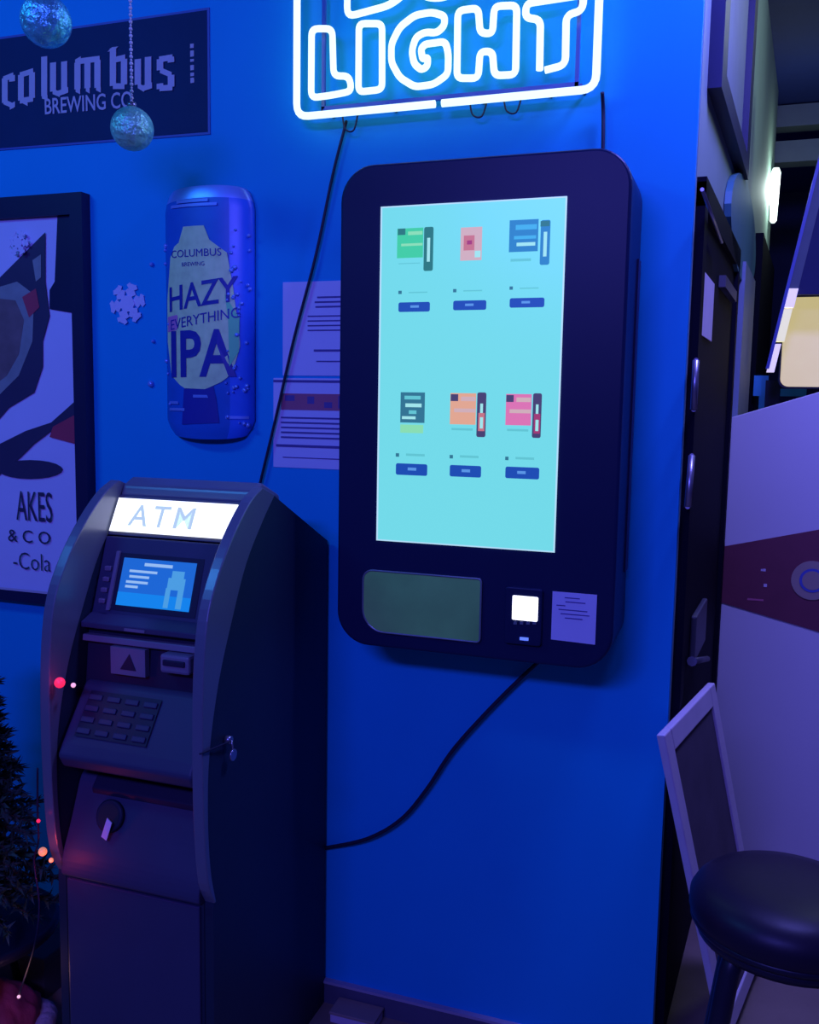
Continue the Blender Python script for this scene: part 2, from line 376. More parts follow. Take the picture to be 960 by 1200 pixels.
b = MB(); slab([(-.45, 1.09), (-.395, 1.253), (-.31, 1.24), (-.36, 1.08)], 'atm_front'); pn = b.build('screen_panel', atm, bevel=.003)
cx0, cx1 = -1.252, -1.070
b = MB()
def q(x0, x1, t0, t1, m, off, pl=SP): b.poly([inc(x0, t0, *pl, off), inc(x1, t0, *pl, off), inc(x1, t1, *pl, off), inc(x0, t1, *pl, off)], None, m)
q(cx0-.012, cx1+.016, .06, .80, 'atm_dark', .001)
q(cx0, cx1, .13, .74, 'atm_screen', .002); q(cx0, cx1, .13, .30, 'atm_screen_low', .0024)
q(cx0+.055, cx0+.125, .65, .69, 'atm_screen_text', .003)
for t, x, l in ((.56, .02, .07), (.49, .022, .05), (.42, .016, .055), (.36, .016, .032)): q(cx0+x, cx0+x+l, t, t+.032, 'atm_screen_text', .003)
q(cx1-.055, cx1-.025, .50, .62, 'atm_screen_ghost', .003); q(cx1-.062, cx1-.020, .38, .53, 'atm_screen_ghost', .0031); q(cx1-.064, cx1-.052, .15, .4, 'atm_screen_ghost', .0032); q(cx1-.034, cx1-.020, .15, .4, 'atm_screen_ghost', .0033)
b.build('screen', pn, recalc=False)
for i in range(4):
    b = MB(); t = .16+.14*i; p = inc(cx0-.033, t, *SP, .0); b.box(p.x-.010, p.x+.006, p.y-.006, p.y+.006, p.z-.004, p.z+.006, 'atm_grey'); b.build('side_key', pn, bevel=.002)
b = MB(); b.poly([inc(cx0-.020, .06, *SP, .0), inc(cx0-.012, .06, *SP, 0), inc(cx0-.012, .82, *SP, 0), inc(cx0-.020, .82, *SP, 0)], (0, -.006, 0), 'atm_grey'); b.build('bezel_strip', pn)
b = MB(); slab([(-.485, 1.080), (-.45, 1.094), (-.36, 1.09), (-.36, 1.05), (-.485, 1.068)], 'atm_front'); slab([(-.46, 1.066), (-.36, 1.066), (-.36, .93), (-.475, .93)], 'atm_dark'); slab([(-.48, 1.052), (-.45, 1.05), (-.44, 1.035), (-.482, 1.038)], 'atm_grey')
fas = b.build('reader_fascia', atm, bevel=.002)
b = MB(); b.box(-1.236, -1.150, -.486, -.470, .975, 1.034, 'atm_grey')
b.poly([(-1.212, -.4865, .987), (-1.172, -.4865, .987), (-1.188, -.4865, 1.022)], (0, -.001, 0), 'atm_dark'); b.build('logo_plate', fas, bevel=.002)
b = MB(); b.box(-1.20, -1.15, -.487, -.483, 1.070, 1.076, 'atm_grey'); b.build('brand_strip', fas)
b = MB(); b.box(-1.105, -1.035, -.50, -.46, .995, 1.035, 'atm_grey'); b.build('card_slot', fas, bevel=.006)
b = MB(); b.box(-1.096, -1.044, -.504, -.498, 1.012, 1.024, 'atm_dark'); b.build('card_mouth', fas, bevel=.002)
b = MB(); slab([(-.47, .955), (-.487, .950), (-.565, .842), (-.580, .818), (-.565, .790), (-.46, .772)], 'atm_front', ix0+.008, ix1-.005); sh = b.build('keypad_shelf', atm, bevel=.010, seg=4)
KP = (-.563, .846, -.492, .944)
b = MB(); q(-1.275, -1.10, .10, .92, 'atm_dark', .003, KP); b.build('keypad', sh, recalc=False)
for r in range(4):
    for c_ in range(4):
        p = inc(-1.256+.045*c_, .2+.2*r, *KP, .004); b = MB(); b.box(-.016, .016, -.003, .003, -.006, .006, 'atm_front')
        o = b.build('key', sh, bevel=.002); o.location = p; o.rotation_euler = (math.radians(-36), 0, 0)
b = MB(); pr = smoothp([(0, -.46, .765), (0, -.495, .745), (0, -.515, .70), (0, -.535, .65), (0, -.560, .595), (0, -.566, .555), (0, -.548, .546)], 4)
slab([(p.y, p.z) for p in pr]+[(-.42, .546), (-.42, .765)], 'atm_front'); cp = b.build('cash_panel', atm, bevel=.003)
b = MB(); slab([(-.512, .728), (-.49, .752), (-.46, .75), (-.47, .71), (-.51, .715)], 'atm_dark', ix0+.04, ix1-.03); b.build('cash_slot', cp, bevel=.003)
b = MB(); ctr = Vector((-1.212, -.524, .680)); ax_ = Vector((0, -1, .35)).normalized(); b.lathe([(.030, 0), (.034, .006), (.030, .010)], ctr, 'atm_dark', 28, ax_); b.lathe([(.025, .0101), (.025, .0104)], ctr, 'rubber', 28, ax_); b.build('finger_recess', cp)
rec = MB(); c0 = Vector((-1.207, -.548, .664)); pts = [c0+Vector((-.012, 0, -.020)), c0+Vector((.004, -.004, -.024)), c0+Vector((.015, 0, .014)), c0+Vector((.002, .002, .022))]
rec.poly(pts, (0, -.002, 0), 'white_paper'); tag(rec.build('receipt'), 'crumpled white receipt sticking out of the cash machine front', 'receipt')
# lock and key on the right side
b = MB(); p = Vector((ax1, -.50, .875)); b.lathe([(.008, 0), (.008, .012)], p, 'steel', 14, UX); b.tube([p+Vector((.012, 0, 0)), p+Vector((.016, -.0, -.02))], .002, 'steel'); b.lathe([(.012, -.002), (.012, .002)], p+Vector((.016, 0, -.03)), 'steel', 14, UX)
b.tube(smoothp([(ax1+.002, -.60, .88), (ax1+.006, -.55, .876), (ax1+.012, -.505, .874)]), .002, 'cord', 6); b.build('side_lock', atm)
# indicator lights on the left fin
b = MB(); p = W(70, 800, -.575); b.sphere(p+Vector((0, 0, 0)), .011, 'led_red', 8); b.build('status_light', atm)
b = MB(); p = W(86, 803, -.56); b.sphere(p, .005, 'led_pink', 8); b.build('status_light', atm)
point('red_status_glow', W(66, 800, -.61), .03, (1, .04, .15), .01)

# ================================================================ NEON SIGN
NY = -.055
ns = thing('neon_sign', (-.68, -.05, 2.2), 'glowing white neon tube beer sign above the black kiosk', 'neon sign')
def N(px, py): return W(px, py, NY)
def A(x, y): return N(340+x*190/960, y*150/758)      # left crop
def B(x, y): return N(520+x*200/960, y*150/720)      # right crop
def tubes(name, paths, r=.0078):
    b = MB()
    for pts, cl, rad in paths:
        b.tube(rounded_path(pts, rad, cl), r, 'neon', 8, closed=cl)
    return b.build(name, ns)
x_l, x_r = N(348, 60).x, N(700, 60).x; zb = (N(350, 138).z+N(697, 103).z)/2
ztop = zb+.62
gx = N(513, 120).x
tubes('neon_border', [([(gx-.006, NY, zb), (x_l, NY, zb), (x_l, NY, ztop), (x_r, NY, ztop), (x_r, NY, zb), (gx+.010, NY, zb)], False, .03)], .0085)
tubes('neon_letter', [([A(125, 580), A(128, 170), A(250, 170), A(258, 450), A(350, 450), A(365, 540), A(240, 565)], True, .016)])
tubes('neon_letter', [([A(405, 545), A(408, 140), A(545, 140), A(545, 530)], True, .014)])
g = [A(920, 245), A(800, 262), A(775, 290), A(785, 350), A(815, 340), A(815, 390), A(780, 415), A(735, 380), A(720, 300), A(745, 220), A(800, 190), A(870, 195), A(915, 150), A(915, 95), A(840, 72), A(740, 90), A(650, 160), A(600, 260), A(600, 370), A(650, 460), A(740, 515), A(850, 500), A(935, 440), A(938, 320)]
tubes('neon_letter', [(g, True, .012)])
tubes('neon_letter', [([B(75, 440), B(80, 60), B(195, 45), B(205, 185), B(275, 190), B(285, 35), B(412, 30), B(405, 420), B(285, 425), B(275, 290), B(205, 290), B(195, 440)], True, .014)])
tubes('neon_letter', [([B(540, 395), B(545, 110), B(460, 100), B(465, 20), B(790, -30), B(780, 60), B(690, 85), B(685, 365), B(570, 395)], False, .016)])
# first word, mostly above the frame
bz0 = N(420, 18).z; 
def rel(pts, ox): return [Vector((ox+x, NY, bz0+z)) for x, z in pts]
Bx = N(407, 10).x
tubes('neon_letter', [(rel([(0, 0), (.10, .012), (.135, .03), (.15, .07), (.125, .105), (.14, .14), (.12, .18), (.09, .20), (0, .20)], Bx), True, .02), (rel([(.045, .045), (.09, .05), (.09, .085), (.045, .085)], Bx), True, .01), (rel([(.045, .125), (.08, .125), (.08, .16), (.045, .16)], Bx), True, .01)])
Ux = N(480, 5).x
tubes('neon_letter', [(rel([(0, .20), (0, .07), (.03, .022), (.07, .012), (.11, .022), (.14, .07), (.14, .20), (.095, .20), (.095, .08), (.07, .06), (.045, .08), (.045, .20)], Ux), True, .02)])
Dx = N(585, 5).x
tubes('neon_letter', [(rel([(0, .005), (.09, .018), (.13, .06), (.13, .15), (.09, .20), (0, .20)], Dx), True, .02), (rel([(.045, .06), (.08, .06), (.085, .15), (.045, .15)], Dx), True, .01)])
b = MB()
for px in (380, 455, 560, 640, 680):
    p = N(px, 115); b.tube([(p.x, NY, zb+.01), (p.x, 0, zb+.01)], .004, 'clear_support', 6)
b.box(x_l+.05, x_r-.04, -.03, -.022, zb+.016, zb+.026, 'clear_support'); b.box(x_l+.05, x_r-.04, -.03, -.022, ztop-.06, ztop-.05, 'clear_support')
for px in (410, 560, 600): 
    p = W(px, 150-(px-410)*.11, -.03); b.tube(smoothp([(p.x-.02, -.03, zb+.015), (p.x-.012, -.03, p.z), (p.x+.01, -.03, p.z-.005), (p.x+.022, -.03, zb+.012)]), .002, 'cord', 6)
for xx in (x_l+.055, x_r-.045): b.box(xx-.004, xx+.004, -.03, -.022, zb+.016, ztop-.05, 'clear_support')
b.build('support_frame', ns)

# cords
def wire(name, pts, r, label, y=-.012):
    b = MB(); b.tube(smoothp([W(px, py, yy) for px, py, yy in pts]), r, 'cord', 6); return tag(b.build(name), label, 'cord')
wire('power_cord', [(406, 142, -.014), (404, 150, -.012), (390, 205, -.012), (370, 300, -.012), (345, 395, -.012), (322, 495, -.012), (304, 570, -.012), (298, 600, -.012)], .0035, 'thin dark cord running from neon sign down behind the cash machine')
wire('power_cord', [(706, 108, -.03), (707, 130, -.012), (707, 160, -.012), (706, 195, -.012)], .004, 'short dark cord hanging from neon sign behind kiosk top')
wire('power_cord', [(640, 768, -.03), (610, 795, -.02), (570, 835, -.02), (530, 880, -.02), (500, 925, -.02), (470, 960, -.02), (430, 983, -.02), (380, 994, -.008)], .0048, 'dark cord sagging from kiosk underside to the cash machine')

# ================================================================ BREWERY BANNER
b = MB(); L0 = -2.35; xr = -1.282
b.poly([(L0, 0, 2.218), (xr, 0, 2.205), (xr, 0, 2.502), (L0, 0, 2.502)], (0, -.003, 0), 'violet_edge')
b.poly([(L0+.006, -.003, 2.223), (xr-.006, -.003, 2.211), (xr-.006, -.003, 2.496), (L0+.006, -.003, 2.496)], (0, -.001, 0), 'dark_navy')
# condensed blackletter strokes
def G(px, py): return W(px*250/960, 20+py*150/576, -.0052)
sn = [0]
def stroke(p, q_, wd):       # broad-nib stroke: horizontal nib
    a, c = G(*p), G(*q_)
    sn[0] += 1; yy = Vector((0, -.00004*sn[0], 0)); a, c = a+yy, c+yy
    b.poly([a-UX*wd/2, c-UX*wd/2, c+UX*wd/2, a+UX*wd/2] if abs(a.z-c.z) > abs(a.x-c.x)*.6 else [a-UZ*wd/2, c-UZ*wd/2, c+UZ*wd/2, a+UZ*wd/2], (0, -.0006, 0), 'lettering')
sw_ = .019
for p, q_ in [((22, 275), (22, 385)), ((15, 280), (60, 262)), ((55, 262), (55, 290)), ((15, 380), (60, 400)), ((45, 405), (68, 392)),       # c
              ((95, 260), (95, 375)), ((145, 250), (145, 365)), ((90, 262), (150, 243)), ((90, 378), (150, 368)), ((95, 372), (125, 388)),  # o
              ((200, 178), (200, 355)), ((190, 355), (215, 362)),                                                                           # l
              ((240, 205), (240, 335)), ((290, 200), (290, 335)), ((238, 335), (270, 348)), ((262, 345), (308, 328)),                         # u
              ((350, 205), (350, 325)), ((395, 200), (395, 320)), ((440, 195), (440, 318)), ((340, 205), (365, 190)), ((355, 200), (450, 188)), ((342, 325), (362, 335)), ((388, 322), (405, 332)), ((434, 318), (455, 328)),  # m
              ((510, 140), (510, 310)), ((560, 190), (560, 305)), ((512, 195), (565, 182)), ((510, 312), (562, 312)), ((500, 155), (520, 135)), # b
              ((622, 190), (622, 305)), ((668, 180), (668, 310)), ((622, 308), (650, 325)), ((645, 322), (686, 308)),                         # u
              ((722, 190), (722, 240)), ((718, 192), (778, 182)), ((770, 180), (772, 205)), ((722, 240), (775, 262)), ((772, 262), (772, 315)), ((720, 322), (778, 318)), ((722, 300), (722, 325))]:
    stroke(p, q_, sw_ if abs(G(*p).z-G(*q_).z) > abs(G(*p).x-G(*q_).x)*.6 else .014)
p0, p1 = G(200, 438), G(600, 405); u = (p1-p0).normalized()
b.text('BREWING CO.', p0, u, UZ, .056, 'lettering', bold=.012, sx=((p1-p0).length)/(.056*6.3), ext=.0012)
for z, h in ((2.36, .012), (2.376, .008), (2.39, .012), (2.41, .006), (2.422, .014), (2.442, .01)): b.box(-1.335, -1.325, -.0052, -.004, z-.03, z+h-.03, 'lettering')
tag(b.build('brewery_banner'), 'dark navy banner with pale gothic Columbus Brewing lettering', 'banner')

# ================================================================ FRAMED PICTURE
PYY = -.022
pf = thing('framed_poster', (-1.95, 0, 1.0), 'large black framed poster with dark shapes on pale ground, left of cash machine', 'framed poster')
xR, xL, zT, zB = -1.645, -2.35, 2.082, .985
def PP(px, py, d=0): return W(px, py, PYY-.001-d*.0006)
art = PP(88, 400).x
b = MB(); b.box(xL, xR, PYY-.012, 0, zT-.055, zT, 'black_frame'); b.box(xL, xR, PYY-.012, 0, zB, zB+.03, 'black_frame'); b.box(art, xR, PYY-.012, 0, zB+.03, zT-.055, 'black_frame'); b.box(xL, xL+.05, PYY-.012, 0, zB+.03, zT-.055, 'black_frame')
b.box(xL+.05, art-.02, PYY-.013, PYY-.010, zB+.030, zB+.036, 'lettering'); b.build('frame', pf)
b = MB(); b.box(xL+.05, art, PYY+.002, -.001, zB+.03, zT-.055, 'white_paper')
def pp(pts, m, d): b.poly([PP(x, y, d) for x, y in pts], None, m)
pp([(-60, 236), (90, 236), (90, 252), (-60, 256)], 'black_frame', 0)
pp([(68, 236), (93, 236), (93, 368), (58, 362), (58, 340), (64, 330)], 'black_frame', 1)
pp([(-60, 340), (0, 325), (53, 272), (53, 330), (58, 370), (50, 400), (50, 430), (40, 460), (10, 478), (0, 490), (-60, 520)], 'photo_dark', 1)
pp([(-60, 350), (0, 336), (20, 330), (40, 345), (38, 400), (22, 440), (0, 462), (-60, 480)], 'photo_grey', 2)
pp([(-60, 360), (0, 350), (18, 352), (28, 375), (22, 415), (8, 440), (0, 446), (-60, 450)], 'photo_brown', 3)
pp([(26, 348), (42, 338), (46, 360), (34, 372)], 'photo_red', 3)
pp([(38, 305), (48, 298), (48, 325), (42, 330)], 'photo_grey', 3)
pp([(-60, 560), (0, 520), (30, 505), (60, 495), (88, 470), (88, 488), (60, 505), (40, 520), (25, 535), (0, 556), (-60, 580)], 'photo_dark', 2)
pp([(62, 500), (88, 486), (88, 520), (58, 512)], 'photo_red', 3)
pp([(35+38*math.cos(t*math.pi/10), 550+11*math.sin(t*math.pi/10)) for t in range(20)], 'photo_dark', 3)
p0 = PP(-11, 608, 3); p1 = PP(62, 614, 3)
b.text('AKES', PP(62, 612, 3), UX, UZ, .118, 'photo_dark', bold=0, sx=.46, align='RIGHT', ext=.0005)
b.text('& C O', PP(60, 638, 3), UX, UZ, .05, 'photo_dark', bold=0, sx=1.1, align='RIGHT', ext=.0005)
b.text('-Cola', PP(60, 670, 3), UX, UZ, .07, 'photo_dark', bold=-.01, sx=.85, align='RIGHT', ext=.0005)
b.build('print', pf, recalc=False)

# ================================================================ CAN SIGN
cn = thing('can_sign', (-1.283, 0, 1.47), 'embossed tin wall sign shaped like a blue IPA beer can', 'wall sign')
cx, hw, z0c, z1c = -1.283, .127, 1.485, 2.045
b = MB(); i = b.mi('can_blue'); i2 = b.mi('can_side'); i3 = b.mi('can_rim')
rows = [(z0c-.018, .82), (z0c, .93), (z0c+.02, 1), (z1c-.03, 1), (z1c-.01, .97), (z1c+.012, .90), (z1c+.02, .84)]
NN = 20; g_ = []
def canp(a, z, kk=1.0, off=0): return Vector((cx+hw*kk*math.sin(a), -.004-(.042+off)*max(0, math.cos(a))*kk-(off), z))
for z, kk in rows:
    bow = lambda a: -.012*math.cos(a)
    g_.append([b.bm.verts.new(canp(math.pi*(j/NN-.5), z+(bow(math.pi*(j/NN-.5)) if z < 1.6 else 0)+(.010*math.cos(math.pi*(j/NN-.5)) if z > 1.9 else 0), kk)) for j in range(NN+1)])
for r, (P_, Q_) in enumerate(zip(g_, g_[1:])):
    for j in range(NN):
        f = b.bm.faces.new([P_[j], P_[j+1], Q_[j+1], Q_[j]]); f.smooth = True
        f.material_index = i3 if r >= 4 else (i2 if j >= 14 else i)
f = b.bm.faces.new([v for row in g_ for v in (row[0],)]+[v for row in reversed(g_) for v in (row[-1],)]); f.material_index = i
b.build('can_body', cn)
# artwork follows the curved face
def cw(x, z, off=.002):
    a = math.asin(max(-.98, min(.98, x/hw))); return Vector((cx+x, -.004-.042*math.cos(a)-off, z))
def cpoly(pts, m, off):      # fill by triangles fan over fine strips so it hugs the curve
    i = b.mi(m); xs = [p[0] for p in pts]; x0, x1 = min(xs), max(xs); n = 14
    def span(x):
        zs = []
        for k in range(len(pts)):
            (ax, az), (bx, bz) = pts[k], pts[(k+1) % len(pts)]
            if (ax-x)*(bx-x) <= 0 and ax != bx: zs.append(az+(bz-az)*(x-ax)/(bx-ax))
        return (min(zs), max(zs)) if zs else (pts[0][1],)*2
    cols = []
    for k in range(n+1):
        x = x0+(x1-x0)*(k/n)*.998+.0001; lo, hi = span(x); cols.append((b.bm.verts.new(cw(x, lo, off)), b.bm.verts.new(cw(x, hi, off))))
    for P_, Q_ in zip(cols, cols[1:]):
        f = b.bm.faces.new([P_[0], Q_[0], Q_[1], P_[1]]); f.material_index = i
b = MB()
def cz(py): return W(235, py, -.05).z
def cxp(px): return W(px, 380, -.05).x-cx
cpoly([(cxp(x), cz(y)) for x, y in [(196, 300), (200, 288), (212, 280), (212, 264), (244, 264), (244, 280), (256, 290), (266, 298), (266, 318), (270, 335), (276, 372), (277, 405), (272, 430), (262, 445), (240, 456), (212, 455), (196, 440), (190, 400), (190, 350)]], 'can_cream', .0022)
cpoly([(cxp(x), cz(y)) for x, y in [(262, 345), (276, 372), (277, 410), (266, 430), (266, 380)]], 'can_green', .0028)
cpoly([(cxp(x), cz(y)) for x, y in [(191, 370), (205, 368), (206, 386), (191, 388)]], 'can_pink', .0028)
cpoly([(cxp(x), cz(y)) for x, y in [(212, 456), (250, 452), (255, 495), (210, 498)]], 'can_dark', .0018)
def ctext(body, px, py, size, sx, bold, m='can_dark', off=.0034, slant=0):
    ox, oz = cxp(px), cz(py); st = len(b.bm.verts)
    b.text(body, (0, 0, 0), UX, UZ, size, m, bold=bold, sx=sx, align='CENTER', ext=0)
    b.bm.verts.ensure_lookup_table()
    for v in b.bm.verts[st:]:
        x = v.co.x+ox; v.co = cw(x, v.co.z+oz+slant*x, off)
ctext('COLUMBUS', 228, 300, .026, 1.1, .0); ctext('BREWING', 226, 311, .014, 1.1, .0)
ctext('HAZY', 233, 358, .086, .88, .012, slant=.12); ctext('EVERYTHING', 236, 379, .036, .95, 0, slant=.15)
ctext('IPA', 232, 440, .160, .84, .02, slant=.02)
for zz, x0, x1 in ((236, 206, 244), (241, 198, 254), (474, 192, 206), (482, 192, 214), (490, 262, 285), (466, 225, 243)):
    cpoly([(cxp(x0), cz(zz)), (cxp(x1), cz(zz)), (cxp(x1), cz(zz)+.007), (cxp(x0), cz(zz)+.007)], 'can_rim', .003)
for n_ in range(46):    # embossed droplets, more down the right side
    px = random.choice([random.uniform(262, 286), random.uniform(183, 195), random.uniform(270, 287)]); py = random.uniform(270, 500)
    p = cw(max(-.122, min(.122, cxp(px))), cz(py), .001); r_ = random.uniform(.003, .007)
    b.lathe([(r_, 0), (r_*.8, .003), (r_*.3, .0045)], p, 'can_rim', 8, Vector((0, -1, 0)))
for px, py, r_ in ((290, 272, .011), (290, 322, .011), (293, 352, .005), (292, 375, .006), (289, 395, .005), (290, 455, .009), (178, 310, .006), (177, 450, .009), (180, 400, .005)):
    p = W(px, py, -.002); b.lathe([(r_, -.002), (r_*.9, .004), (r_*.4, .007)], p, 'can_rim', 10, Vector((0, -1, 0)))
b.build('can_label', cn, recalc=False)

# ================================================================ SNOWFLAKES
def flake(c, R_, label, tiltd=0):
    b = MB(); cnt = [0]
    for k_ in range(6):
        a = math.radians(60*k_+tiltd); d = Vector((math.cos(a), 0, math.sin(a))); n_ = Vector((-math.sin(a), 0, math.cos(a)))
        def bar(s_, e_, w_): 
            t = (e_-s_).normalized(); nn = Vector((-t.z, 0, t.x))*w_/2; cnt[0] += 1; yo = Vector((0, -.0001*cnt[0], 0)); b.poly([s_-nn+yo, s_+nn+yo, e_+nn+yo, e_-nn+yo], (0, -.002, 0), 'white_paper')
        bar(c, c+d*R_, R_*.30)
        for q_ in (.45, .75):
            for sg in (1, -1):
                s_ = c+d*R_*q_; bar(s_, s_+(d*.6+n_*sg*.8)*R_*.33, R_*.22)
    b.lathe([(R_*.45, 0), (R_*.45, .0045)], c, 'white_paper', 6, Vector((0, -1, 0)))
    tag(b.build('paper_snowflake'), label, 'snowflake')
flake(W(150, 356, -.001), .052, 'white paper snowflake on blue wall between poster and can sign', 10)
flake(W(22, 285, -.032), .032, 'small white snowflake stuck on the framed poster glass', 0)

# ================================================================ NOTICES
def sheet(px0, x1, py0, py1, name, label, rows_, slope=0):
    a = W(px0, (py0+py1)/2, 0); z1 = W(px0, py0, 0).z; z0 = W(px0, py1, 0).z
    b = MB(); b.box(a.x, x1, -.002, 0, z0, z1, 'white_paper')
    for (t, h, l, r_, m) in rows_:
        z = z1-(z1-z0)*t; kk = .00005*rows_.index((t, h, l, r_, m)); b.box(a.x+(x1-a.x)*l, a.x+(x1-a.x)*r_, -.003-kk, -.002, z-h, z, m)
    tag(b.build(name), label, 'notice')
R1 = [(.16+.05*i, .004, .35+.06*random.random(), .85+.1*random.random(), 'ink') for i in range(3)]+[(.36+.05*i, .003, .28, .8+.1*random.random(), 'ink') for i in range(4)]+[(.72, .005, .35, .8, 'ink'), (.84, .003, .38, .9, 'ink')]
sheet(332, -.84, 331, 440, 'paper_notice', 'white paper notice with faint text, upper of two left of kiosk', R1)
R2 = [(.02, .006, .0, 1, 'ink'), (.17, .040, .08, .95, 'red_ink'), (.19, .014, .12, .22, 'ink'), (.2, .018, .35, .42, 'ink'), (.19, .03, .66, .73, 'ink'), (.26, .014, .52, .6, 'ink'), (.20, .02, .85, .93, 'ink')]+[(.43+.055*i, .004, .08, .9-.1*random.random(), 'ink') for i in range(5)]+[(.74, .006, .03, .97, 'ink'), (.88, .002, .1, .9, 'ink')]
sheet(321, -.84, 443, 547, 'paper_notice', 'white paper notice with pinkish red heading band, lower of two left of kiosk', R2)

# ================================================================ ORNAMENTS
def ornament(px, py, y, r, m, label, beads):
    c = W(px, py, y); t = thing('hanging_ornament', c, label, 'ornament', None)
    b = MB(); b.sphere(c, r, m, 16); o = b.build('ball', t)
    b = MB(); b.lathe([(r*.22, r*.95), (r*.22, r*1.18), (r*.1, r*1.2)], c, 'steel', 12); b.build('cap', t)
    b = MB(); z = c.z+r*1.25; k_ = 0
    dx = -.006/.3
    if beads:
        while z < 3.1: b.sphere((c.x+dx*0, c.y, z), beads*(1.0 if k_ % 2 else .65), 'bead', 4); z += beads*1.7; k_ += 1
    else: b.tube([(c.x, c.y, z-.02), (c.x, c.y, 3.1)], .0012, 'bead', 5)
    o = b.build('bead_string' if beads else 'string', t)
ornament(155, 151, -.3, .046, 'glitter_green', 'small pale green glitter ball hanging on a white bead string', .0042)
ornament(54, 25, -.6, .046, 'glitter_teal', 'large shiny teal crackled ball hanging at top left corner', 0)

# ================================================================ LEFT CORNER: table, tree, box, cloth
tx, ty = -1.705, -.42
t = thing('side_table', (tx, ty, 0), 'low round black side table under the small christmas tree', 'table')
b = MB(); b.lathe([(.185, .255), (.20, .262), (.20, .278), (.19, .285)], (tx, ty, 0), 'black_metal', 40); b.build('tabletop', t)
for k_ in range(3):
    a = math.radians(90+120*k_); b = MB(); b.tube([(tx+.10*math.cos(a), ty+.10*math.sin(a), .26), (tx+.15*math.cos(a), ty+.15*math.sin(a), 0)], .010, 'black_metal', 8); b.build('leg', t)
t = thing('christmas_tree', (tx, ty, .285), 'small dark artificial christmas tree at the left edge', 'christmas tree')
b = MB(); b.tube([(tx, ty, .285), (tx, ty, 1.02)], [.016, .006], 'bark', 8); b.build('trunk', t)
b = MB(); i = b.mi('needles')
for lv in range(15):
    z = .38+lv*.043; R_ = .205*(1-(z-.33)/.78)+.012; n_ = 13
    for k_ in range(n_):
        a = 2*math.pi*k_/n_+lv*.7+random.uniform(-.15, .15); L_ = R_*random.uniform(.8, 1.08); d = Vector((math.cos(a), math.sin(a), -.28))
        b.tube([(tx, ty, z), Vector((tx, ty, z))+d*L_], [.004, .002], 'bark', 5)
        for s_ in range(60):
            f0 = random.uniform(.3, 1); p = Vector((tx, ty, z))+d*L_*f0
            e = (d.normalized()*random.uniform(.3, 1)+Vector((random.gauss(0, .7), random.gauss(0, .7), random.gauss(0, .6)))).normalized()*random.uniform(.02, .036)
            n2 = e.cross(Vector((random.gauss(0, 1), random.gauss(0, 1), random.gauss(0, 1)))).normalized()*.006
            vv = [b.bm.verts.new(q_) for q_ in (p-n2, p+n2, p+e)]; f = b.bm.faces.new(vv); f.material_index = i
b.build('branches', t, recalc=False)
t = thing('storage_box', (-1.66, -.2, 0), 'dark grey box on the floor beneath the low black table', 'box')
b = MB(); bx = W(51, 1132, -.27); b.box(bx.x-.2, bx.x, -.27, -.14, .0, bx.z, 'grey_box'); b.build('carton', t, bevel=.004)
b = MB(); b.box(bx.x-.204, bx.x+.004, -.274, -.136, bx.z, bx.z+.02, 'grey_box'); b.build('lid', t, bevel=.004)
hc = Z(-4, 1196, .05)
t = thing('plush_hat', (hc.x, hc.y, 0), 'crumpled red cloth hat with pale fur trim on the floor', 'hat')
b = MB(); b.lathe([(.10, 0), (.11, .03), (.10, .075), (.07, .11), (.03, .135), (.005, .14)], (hc.x, hc.y, 0), 'red_cloth', 24)
o = b.build('cloth', t); d_ = o.modifiers.new('s', 'SUBSURF'); d_.levels = 2; d_.render_levels = 2
tex = bpy.data.textures.new('crumple', 'CLOUDS'); tex.noise_scale = .05; dm = o.modifiers.new('d', 'DISPLACE'); dm.texture = tex; dm.strength = .035
b = MB(); b.tube([(hc.x+.115*math.cos(a), hc.y+.115*math.sin(a), .028+.012*math.sin(3*a)) for a in [2*math.pi*k_/24 for k_ in range(24)]], .024, 'white_fur', 10, closed=True); b.build('fur_trim', t)

# string light along the cash machine's left edge
t = thing('string_light', (ax0-.02, -.54, .6), 'short string of small red and orange lights beside the cash machine', 'string light')
path = [(62, 1010, -.56), (48, 998, -.575), (43, 960, -.58), (42, 900, -.58)]
pth = smoothp([W(22, 1166, hc.y-.055), W(40, 1110, -.60), W(46, 1060, -.60), W(40, 1010, -.58), W(45, 985, -.59), W(44, 950, -.59), W(44, 900, -.59)])
b = MB(); b.tube(pth, .0022, 'cord', 6); b.build('wire', t)
for (px, py, m, r_) in ((50, 998, 'bulb_orange', .009), (45, 962, 'led_red', .004), (60, 1008, 'bulb_orange', .005), (22, 1168, 'led_pink', .004)):
    b = MB(); b.sphere(W(px, py, -.60 if py < 1100 else hc.y-.06), r_, m, 8); b.build('bulb', t)
point('bulb_glow', W(16, 1165, hc.y-.14), .10, (1, .45, .4), .01)
point('bulb_glow', W(56, 1014, -.62), .12, (1, .06, .05), .01)

# ================================================================ BASE OF WALL
t = thing('cardboard_box', (-.85, -.05, 0), 'small pale box lying against the foot of the blue wall', 'box')
a = Z(392, 1176, .05)
b = MB(); b.box(-.905, -.785, -.08, -.018, 0, .026, 'lettering'); b.build('carton', t, bevel=.003)
b = MB(); b.box(-.907, -.783, -.082, -.017, .022, .030, 'panel_tan'); b.build('lid', t, bevel=.002)

